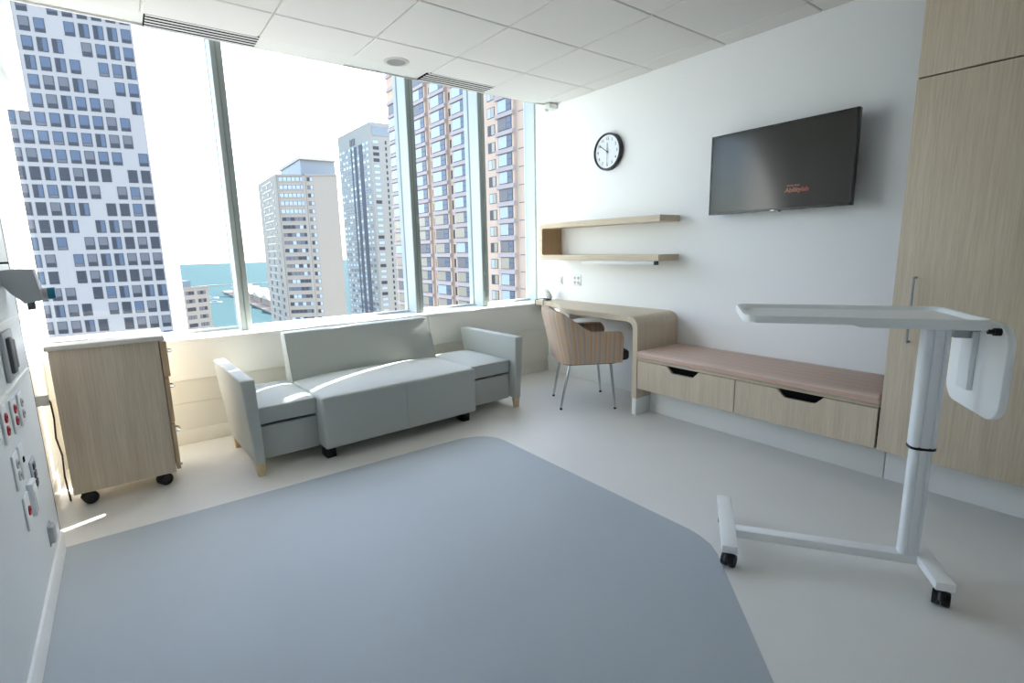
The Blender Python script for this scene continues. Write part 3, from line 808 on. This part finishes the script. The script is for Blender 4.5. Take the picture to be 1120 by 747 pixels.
class Wins:
    """collects window placements of one building; the nearest 100 in view become parts, the rest one part"""
    def __init__(s, parent): s.p = parent; s.l = []; s.protos = {}
    def add(s, key, maker, mats, M4, pri=0.0): s.l.append((pri, key, maker, mats, M4))
    def finish(s, limit=100):
        s.l.sort(key=lambda q: q[0])
        for pri, key, maker, mats, M4 in s.l[:limit]:
            if key not in s.protos:
                o = maker().build('window', mats, s.p, 0)
                s.protos[key] = o
            else:
                o = s.protos[key].copy(); COL.objects.link(o); o.parent = s.p
            o.matrix_local = M4
        rest = s.l[limit:]
        if rest:
            bm = bmesh.new(); allm = []
            for pri, key, maker, mats, M4 in rest:
                mb = maker(); off = {}
                for k, m_ in enumerate(mats):
                    if m_ not in allm: allm.append(m_)
                    off[k] = allm.index(m_)
                for f in mb.bm.faces: f.material_index = off[f.material_index]
                me = bpy.data.meshes.new('tmp'); mb.bm.to_mesh(me); mb.bm.free(); me.transform(M4); bm.from_mesh(me); bpy.data.meshes.remove(me)
            me = bpy.data.meshes.new('window'); bm.to_mesh(me); bm.free()
            for m_ in allm: me.materials.append(m_)
            o = bpy.data.objects.new('window', me); COL.objects.link(o); o.parent = s.p; o['kind'] = 'stuff'
CAM = Vector((-3.515, -4.04, 1.28))
def pri_of(M4, right=1.0):
    p = M4.translation-CAM; return p.length
GZ = -80.0

# white slab tower at left
A0 = Vector((2.30, 98.634)); dv = Vector((.982, -.188)); nv = Vector((-.188, -.982))
t = thing('apartment_tower', 'white concrete high-rise with zigzag blank panels at far left', 'building', (A0.x, A0.y, GZ))
def loc2(p): return (p[0]-A0.x, p[1]-A0.y)
Lw = 34
plan_prism([loc2(A0), loc2(A0-dv*Lw), loc2(A0-dv*Lw-nv*18), loc2(A0-nv*18)], 0, 62-GZ, 'tower_body', BM_['t1'], t)
fm = fmat((0, 0), dv)
W = Wins(t)
def zig(r):
    k = (r+2) % 16
    return k if k < 8 else 15-k
rnd = random.Random(4)
for r in range(-8, 22):
    z = 34.3-2.57*r-GZ
    for c in range(-11, 8):
        if c >= 0 and zig(r) == c: continue
        if c < 0 and zig(r+3) == (-c-1) % 8 and c < -2: continue
        x = -.85-1.70*(7-c)
        q = rnd.random()
        upper = r < 8
        if q < .42: st, mats = 'tower', [BM_['frame'], BM_['g_blue'] if upper else BM_['g_dark'], BM_['g_dark']]
        elif q < .72: st, mats = 'shade', [BM_['frame'], BM_['g_shade'], BM_['g_dark']]
        elif q < .86: st, mats = 'tower', [BM_['frame'], BM_['g_blue'], BM_['g_shade']]
        else: st, mats = 'split', [BM_['frame'], BM_['g_dark'], BM_['g_blue']]
        M4 = fm @ Matrix.Translation((x, z, 0))
        px = (x+6)/9; pz = (z+GZ-14)/24
        W.add((st, mats[1].name, mats[2].name), (lambda st=st: win_mesh(1.22, 1.92, st)), mats, M4, px*px+pz*pz)
W.finish()

# low pale block by the water
B0 = Vector((9.12, 212.63)); B1 = Vector((21.48, 217.17)); dB = (B1-B0).normalized(); nB = Vector((dB.y, -dB.x))
t = thing('lakeside_block', 'lower cream apartment block by the water, right of white tower', 'building', (B0.x, B0.y, GZ))
L = (B1-B0).length; B00 = B0-dB*8
lb = lambda p: (p[0]-B0.x, p[1]-B0.y)
plan_prism([lb(B00), lb(B1), lb(B1-nB*14), lb(B00-nB*14)], 0, -10.5-GZ, 'block_body', BM_['beige'], t)
plan_prism([lb(B00+dB*6), lb(B1-dB*4.5-nB*3), lb(B1-dB*4.5-nB*10), lb(B00+dB*6-nB*10)], -10.5-GZ, -7.8-GZ, 'roof_plant', BM_['pent'], t)
plan_prism([lb(B00), lb(B1+nB*.4), lb(B1+nB*.4-nB*.8), lb(B00-nB*.4)], -10.5-GZ, -10.0-GZ, 'parapet', BM_['beige2'], t)
fm = fmat((0, 0), dB); W = Wins(t)
for r in range(8):
    for k, x in enumerate((1.9, 6.2, 10.3)):
        if r == 0 and k == 0: continue
        for j in range(3):
            mm = BM_['g_dark'] if rnd.random() < .4 else BM_['g_shade']
            M4 = fm @ Matrix.Translation((x-1.0+j*1.0+.3, -12.2-2.95*r-GZ, 0))
            W.add((mm.name,), (lambda: win_mesh(.95, 1.35, 'plain')), [BM_['frame'], mm], M4, r)
W.finish()

# beige tower with ribbon windows
c0, c1, c2 = Vector((47.57, 212.23)), Vector((48.62, 247.75)), Vector((67.5, 201.36))
ZT3 = 31.09
t = thing('ribbon_tower', 'beige residential high-rise with ribbon windows and overhanging flat roof', 'building', (c0.x, c0.y, GZ))
lb = lambda p: (p[0]-c0.x, p[1]-c0.y)
c3 = c2+(c1-c0)
plan_prism([lb(c1), lb(c0), lb(c2), lb(c3)], 0, ZT3-GZ, 'tower_body', BM_['beige'], t)
pA, pB = Vector((57.36, 212.99)), Vector((71.6, 211.8)); pC = Vector((58.44, 250)); pD = Vector((72.6, 249))
def inset(p, s): c = (pA+pD)/2; return c+(p-c)*s
plan_prism([lb(inset(p, .93)) for p in (pC, pA, pB, pD)], ZT3-GZ, 37.6-GZ, 'penthouse', BM_['pent'], t)
plan_prism([lb(p) for p in (pC, pA, pB, pD)], 37.6-GZ, 38.87-GZ, 'roof_slab', BM_['roofw'], t)
d3 = (c2-c0).normalized(); L3 = (c2-c0).length
fm = fmat((0, 0), d3); W = Wins(t)
for r in range(24):
    z = ZT3-1.9-3.0*r-GZ
    for k in range(6):
        x = 1.1+1.55*k+.8
        q = rnd.random(); mm = BM_['g_light'] if (r < 5 or q < .25) else (BM_['g_dark'] if q < .62 else BM_['g_blue'] if q < .8 else BM_['g_shade'])
        W.add(('r', mm.name), (lambda: win_mesh(1.5, 1.75, 'plain')), [BM_['frame'], mm], fm @ Matrix.Translation((x, z, 0)), r*1.0)
    mm = BM_['g_shade'] if rnd.random() < .4 else BM_['g_dark']
    W.add(('s', mm.name), (lambda: win_mesh(2.2, 1.5, 'split')), [BM_['frame'], mm, BM_['g_light']], fm @ Matrix.Translation((12.6, z, 0)), r*1.0)
d3b = (c0-c1).normalized(); fm2 = fmat((c1.x-c0.x, c1.y-c0.y), d3b); L3b = (c0-c1).length
for r in range(24):
    z = ZT3-3.2-3.0*r-GZ
    for k in range(3):
        mm = BM_['g_dark']
        W.add(('e', mm.name), (lambda: win_mesh(2.6, 1.5, 'plain')), [BM_['frame'], mm], fm2 @ Matrix.Translation((L3b*(.22+.30*k)+(1.5 if r % 2 else 0), z, 0)), r+.5)
    W.add(('f',), (lambda: win_mesh(L3b*.5, .5, 'plain')), [BM_['beige2'], BM_['g_light']], fm2 @ Matrix.Translation((L3b*.5, z+1.4, 0)), r+.7)
W.finish()
b = MB(); b.box((.0, 0, -.1), (.5, ZT3-GZ, .35), 0); b.box((9.9, 0, -.1), (10.9, ZT3-GZ, .30), 0); b.box((0, ZT3-GZ-.6, -.1), (L3, ZT3-GZ, .3), 0)
for r in range(24): b.box((0.5, ZT3-GZ-.6-3.0*r-3.0+.75, -.1), (9.9, ZT3-GZ-.6-3.0*r-2.6+.75, .2), 0)
o = b.build('piers', BM_['beige2'], t, 0); o.matrix_local = fm

# tall grey tower behind
g0, g1, g2 = Vector((106.15, 258.82)), Vector((105.5, 304.97)), Vector((150.0, 256.0))
t = thing('balcony_tower', 'tall pale grey high-rise with dark balcony strip behind the beige one', 'building', (g0.x, g0.y, GZ))
ZT4 = 66.31; lb = lambda p: (p[0]-g0.x, p[1]-g0.y); g3 = g2+(g1-g0)
plan_prism([lb(g1), lb(g0), lb(g2), lb(g3)], 0, ZT4-GZ, 'tower_body', BM_['beige2'], t)
fm = fmat((g1.x-g0.x, g1.y-g0.y), (g0-g1)); L4 = (g0-g1).length; W = Wins(t)
for r in range(40):
    z = ZT4-9.5-3.0*r-GZ
    for k, xx in enumerate((.07, .17, .27, .36, .475, .62, .80, .90)):
        mm = BM_['g_light'] if rnd.random() < .6 else BM_['g_blue']
        W.add(('w', mm.name), (lambda: win_mesh(3.0, 1.6, 'plain')), [BM_['frame'], mm], fm @ Matrix.Translation((xx*L4, z, 0)), r)
fmr = fmat((0, 0), (g2-g0))
for r in range(40):
    z = ZT4-9.5-3.0*r-GZ
    for xx, w_ in ((2.6, 3.2), (8.0, .9), (11.0, .9)):
        mm = BM_['g_light'] if (w_ > 2 and rnd.random() < .6) else BM_['g_dark']
        W.add(('v', mm.name, w_), (lambda w_=w_: win_mesh(w_, 1.7, 'plain')), [BM_['frame'], mm], fmr @ Matrix.Translation((xx, z, 0)), r+.4)
W.finish()
b = MB(); b.box((L4*.41, 0, -.1), (L4*.445, ZT4-GZ-9, .15), 0); b.box((L4*.505, 0, -.1), (L4*.585, ZT4-GZ-9, .15), 0); b.box((L4*.66, 0, -.1), (L4*.76, ZT4-GZ-9, .15), 0)
for k in range(4): b.box((L4*(.40+.045*k), ZT4-GZ-8, -.05), (L4*(.42+.045*k), ZT4-GZ-4.5, .2), 0)
o = b.build('balcony_strip', BM_['frame'], t, 0); o.matrix_local = fm
b = MB(); b.box((1, ZT4-GZ-6.5, -.1), (40, ZT4-GZ-2.0, .2), 0); o = b.build('crown_band', BM_['pent'], t, 0); o.matrix_local = fmr

# pink precast tower at right, facade along y
PX = 46.8
t = thing('bay_window_tower', 'pinkish high-rise with stacked bay windows at right of window', 'building', (PX, 80, GZ))
plan_prism([(0, 25), (0, -23.5), (24, -23.5), (24, 25)], 0, 33-GZ, 'tower_body', BM_['pink'], t)
plan_prism([(.2, 17), (.2, -23.5), (24, -23.5), (24, 17)], 33-GZ, 58-GZ, 'tower_upper_body', BM_['pink'], t)
fm = fmat((0, 0), (0, -1))          # x runs towards -y, out is -x
W = Wins(t)
def fx(y): return 80-y
bays = [(104.6, 99.3, 'bay'), (93.4, 88.4, 'bay'), (86.2, 80.9, 'bay'), (78.6, 73.7, 'bay'), (64.9, 60.9, 'bay')]
slim = [(97.2, 95.6), (87.6, 86.6), (80.4, 79.1), (68.3, 66.2)]
bay_b = MB(); bay_s = MB()
for (ya, yb, st) in bays:
    bay_b.box((fx(ya)-.2, 0, -.2), (fx(yb)+.2, 56-GZ, .55), 0)
    for r in range(-8, 18):
        zc = 28.15-2.65*r-GZ
        bay_s.box((fx(ya)-.3, zc-1.33-.33, .3), (fx(yb)+.3, zc-1.33+.27, .85), 0)
        if zc+GZ > 31.5 and ya > 97: continue
        q = rnd.random()
        mm = BM_['g_light'] if (r < 8 and q < .88) else (BM_['g_warm'] if q < .6 else BM_['g_light'] if q < .8 else BM_['g_shade'])
        W.add((st, mm.name, round(ya-yb, 1)), (lambda w_=ya-yb: win_mesh(w_-.5, 1.85, 'bay')), [BM_['frame'], mm, BM_['g_blue']], fm @ Matrix.Translation(((fx(ya)+fx(yb))/2, zc, .56)), abs(r-4))
for (ya, yb) in slim:
    for r in range(-8, 18):
        zc = 28.15-2.65*r-GZ
        mm = BM_['g_dark'] if (ya > 70 or rnd.random() < .4) else BM_['g_light']
        W.add(('n', mm.name, round(ya-yb, 1)), (lambda w_=ya-yb: win_mesh(w_-.1, 1.6, 'split')), [BM_['frame'], mm, BM_['g_warm']], fm @ Matrix.Translation(((fx(ya)+fx(yb))/2, zc-.15, .0)), abs(r-4)+.5)
o = bay_b.build('bay_columns', BM_['pink'], t, 0); o.matrix_local = fm
o = bay_s.build('spandrels', BM_['pink_sp'], t, 0); o.matrix_local = fm; o['kind'] = 'stuff'
b = MB()
for r in range(-8, 18): b.box((fx(60.2), 28.15-2.65*r-GZ-1.40, -.05), (fx(57), 28.15-2.65*r-GZ-1.30, .03), 0)
o = b.build('joints', BM_['frame'], t, 0); o.matrix_local = fm
b = MB()
for k in range(9): b.box((fx(105)+k*.9, 33-GZ, -.5), (fx(105)+k*.9+.06, 34.3-GZ, -.44), 0)
b.box((fx(105), 34.25-GZ, -.5), (fx(97), 34.35-GZ, -.44), 0)
o = b.build('roof_railing', BM_['frame'], t, 0); o.matrix_local = fm
W.finish()

# lake, land, pier, breakwater
b = MB(); b.prism([(-9000, 330), (9000, 330), (9000, 5700), (-9000, 5700)], 'z', GZ-3, GZ, 0); o = b.build('lake', BM_['sea'], None, 0); tag(o, 'turquoise lake stretching to the horizon', 'lake', None, 'stuff')
b = MB(); b.prism([(-600, 5), (600, 5), (600, 332), (-600, 332)], 'z', GZ-3, GZ-.02, 0); o = b.build('ground', BM_['land'], None, 0); o['kind'] = 'structure'
t = thing('lake_pier', 'long pale pier with sheds and small tower out on the lake', 'pier', (160, 960, GZ))
pd = Vector((.03, 1)).normalized(); fm = fmat((0, 0), pd)
b = MB(); b.box((-330, .05, 0), (330, 2.2, 60), 0); o = b.build('quay', BM_['stone'], t, 0); o.matrix_local = fm
for k in range(7):
    b = MB(); b.box((-300+85*k, 2.2, 14), (-225+85*k, 12, 44), 1)
    b.prism([(-304+85*k, 12), (-262+85*k, 19), (-221+85*k, 12)], 'z', 12, 46, 0); o = b.build('shed', [BM_['roofw'], BM_['stone']], t, 0); o.matrix_local = fm
b = MB(); b.box((185, 2.2, 10), (198, 34, 23), 0); b.lathe([(7, 0), (6, 5), (3, 8), (0, 9.5)], 1, 16, Matrix.Translation((191.5, 34, 16.5)) @ Matrix.Rotation(-PI/2, 4, 'X')); o = b.build('head_tower', [BM_['stone'], BM_['roofw']], t, 0); o.matrix_local = fm
b = MB()
for k in range(14): b.box((150+26*k, 1572+(k % 3)*1.5, GZ), (150+26*k+24, 1580+(k % 2)*2, GZ+1.6+.5*(k % 2)), 0)
tag(b.build('breakwater', BM_['stone'], None, 0), 'thin dark breakwater line across the lake', 'breakwater')
def boat(x, y, s, rz, label):
    t = thing('boat', label, 'boat', (x, y, GZ), rz)
    b = MB(); b.prism([(-10*s, -2.5*s), (6*s, -2.5*s), (11*s, 0), (6*s, 2.5*s), (-10*s, 2.5*s)], 'z', 0, 2.2*s, 0); b.build('hull', BM_['roofw'], t, 0)
    boxobj('cabin', (-6*s, -1.8*s, 2.2*s), (2*s, 1.8*s, 4.4*s), BM_['pent'], t)
boat(128, 1110, 1.0, .3, 'small white boat nearer the pier on the lake'); boat(120, 1010, .9, .1, 'small white boat left of first mullion on the lake')

# ------------------------------------------------------------------ light
wd = bpy.data.worlds.new('sky'); SC.world = wd; wd.use_nodes = True
nt = wd.node_tree; bg = nt.nodes['Background']
sky = nt.nodes.new('ShaderNodeTexSky'); sky.sky_type = 'NISHITA'; sky.sun_disc = False
sky.sun_elevation = math.radians(39); sky.sun_rotation = math.radians(66.7)
sky.air_density = 1.0; sky.dust_density = 2.0; sky.ozone_density = 1.0; sky.altitude = 100
mixn = nt.nodes.new('ShaderNodeMixRGB'); mixn.inputs[0].default_value = .10; mixn.inputs[2].default_value = (6.0, 6.2, 6.4, 1)
hs = nt.nodes.new('ShaderNodeHueSaturation'); hs.inputs['Saturation'].default_value = .88
nt.links.new(sky.outputs[0], hs.inputs['Color']); nt.links.new(hs.outputs[0], mixn.inputs[1]); nt.links.new(mixn.outputs[0], bg.inputs['Color'])
bg.inputs['Strength'].default_value = .8
sl = bpy.data.lights.new('sun', 'SUN'); sl.energy = 26; sl.angle = math.radians(.53); sl.color = (1, .965, .91)
so = bpy.data.objects.new('sun', sl); COL.objects.link(so)
trav = Vector((-.919, -.388, -.815)).normalized()
so.rotation_euler = trav.to_track_quat('-Z', 'Y').to_euler(); so.location = (20, 10, 20)

# ------------------------------------------------------------------ camera
cam = bpy.data.cameras.new('camera'); co = bpy.data.objects.new('camera', cam); COL.objects.link(co)
Rm = [[0.7970200582309154, -0.6035996081866494, -0.02065283938134222], [-0.1238924309053676, -0.1299329528680317, -0.9837520487009684], [0.5911088667427912, 0.7866288456164808, -0.17834059241276481]]
right, down, fwd = (Vector(r) for r in Rm)
mw = Matrix((( right.x, -down.x, -fwd.x, CAM.x), (right.y, -down.y, -fwd.y, CAM.y), (right.z, -down.z, -fwd.z, CAM.z), (0, 0, 0, 1)))
co.matrix_world = mw
cam.sensor_width = 36; cam.sensor_fit = 'HORIZONTAL'; cam.lens = 559.72/1120*36; cam.clip_start = .05; cam.clip_end = 20000
SC.camera = co
vs = SC.view_settings; vs.view_transform = 'Standard'; vs.look = 'None'; vs.gamma = 1.0; vs.use_curve_mapping = False; vs.exposure = 0.54
cy = SC.cycles
cy.max_bounces = 12; cy.diffuse_bounces = 8; cy.glossy_bounces = 4; cy.transparent_max_bounces = 12; cy.caustics_reflective = False; cy.caustics_refractive = False
cy.use_denoising = True; cy.sample_clamp_indirect = 8.0
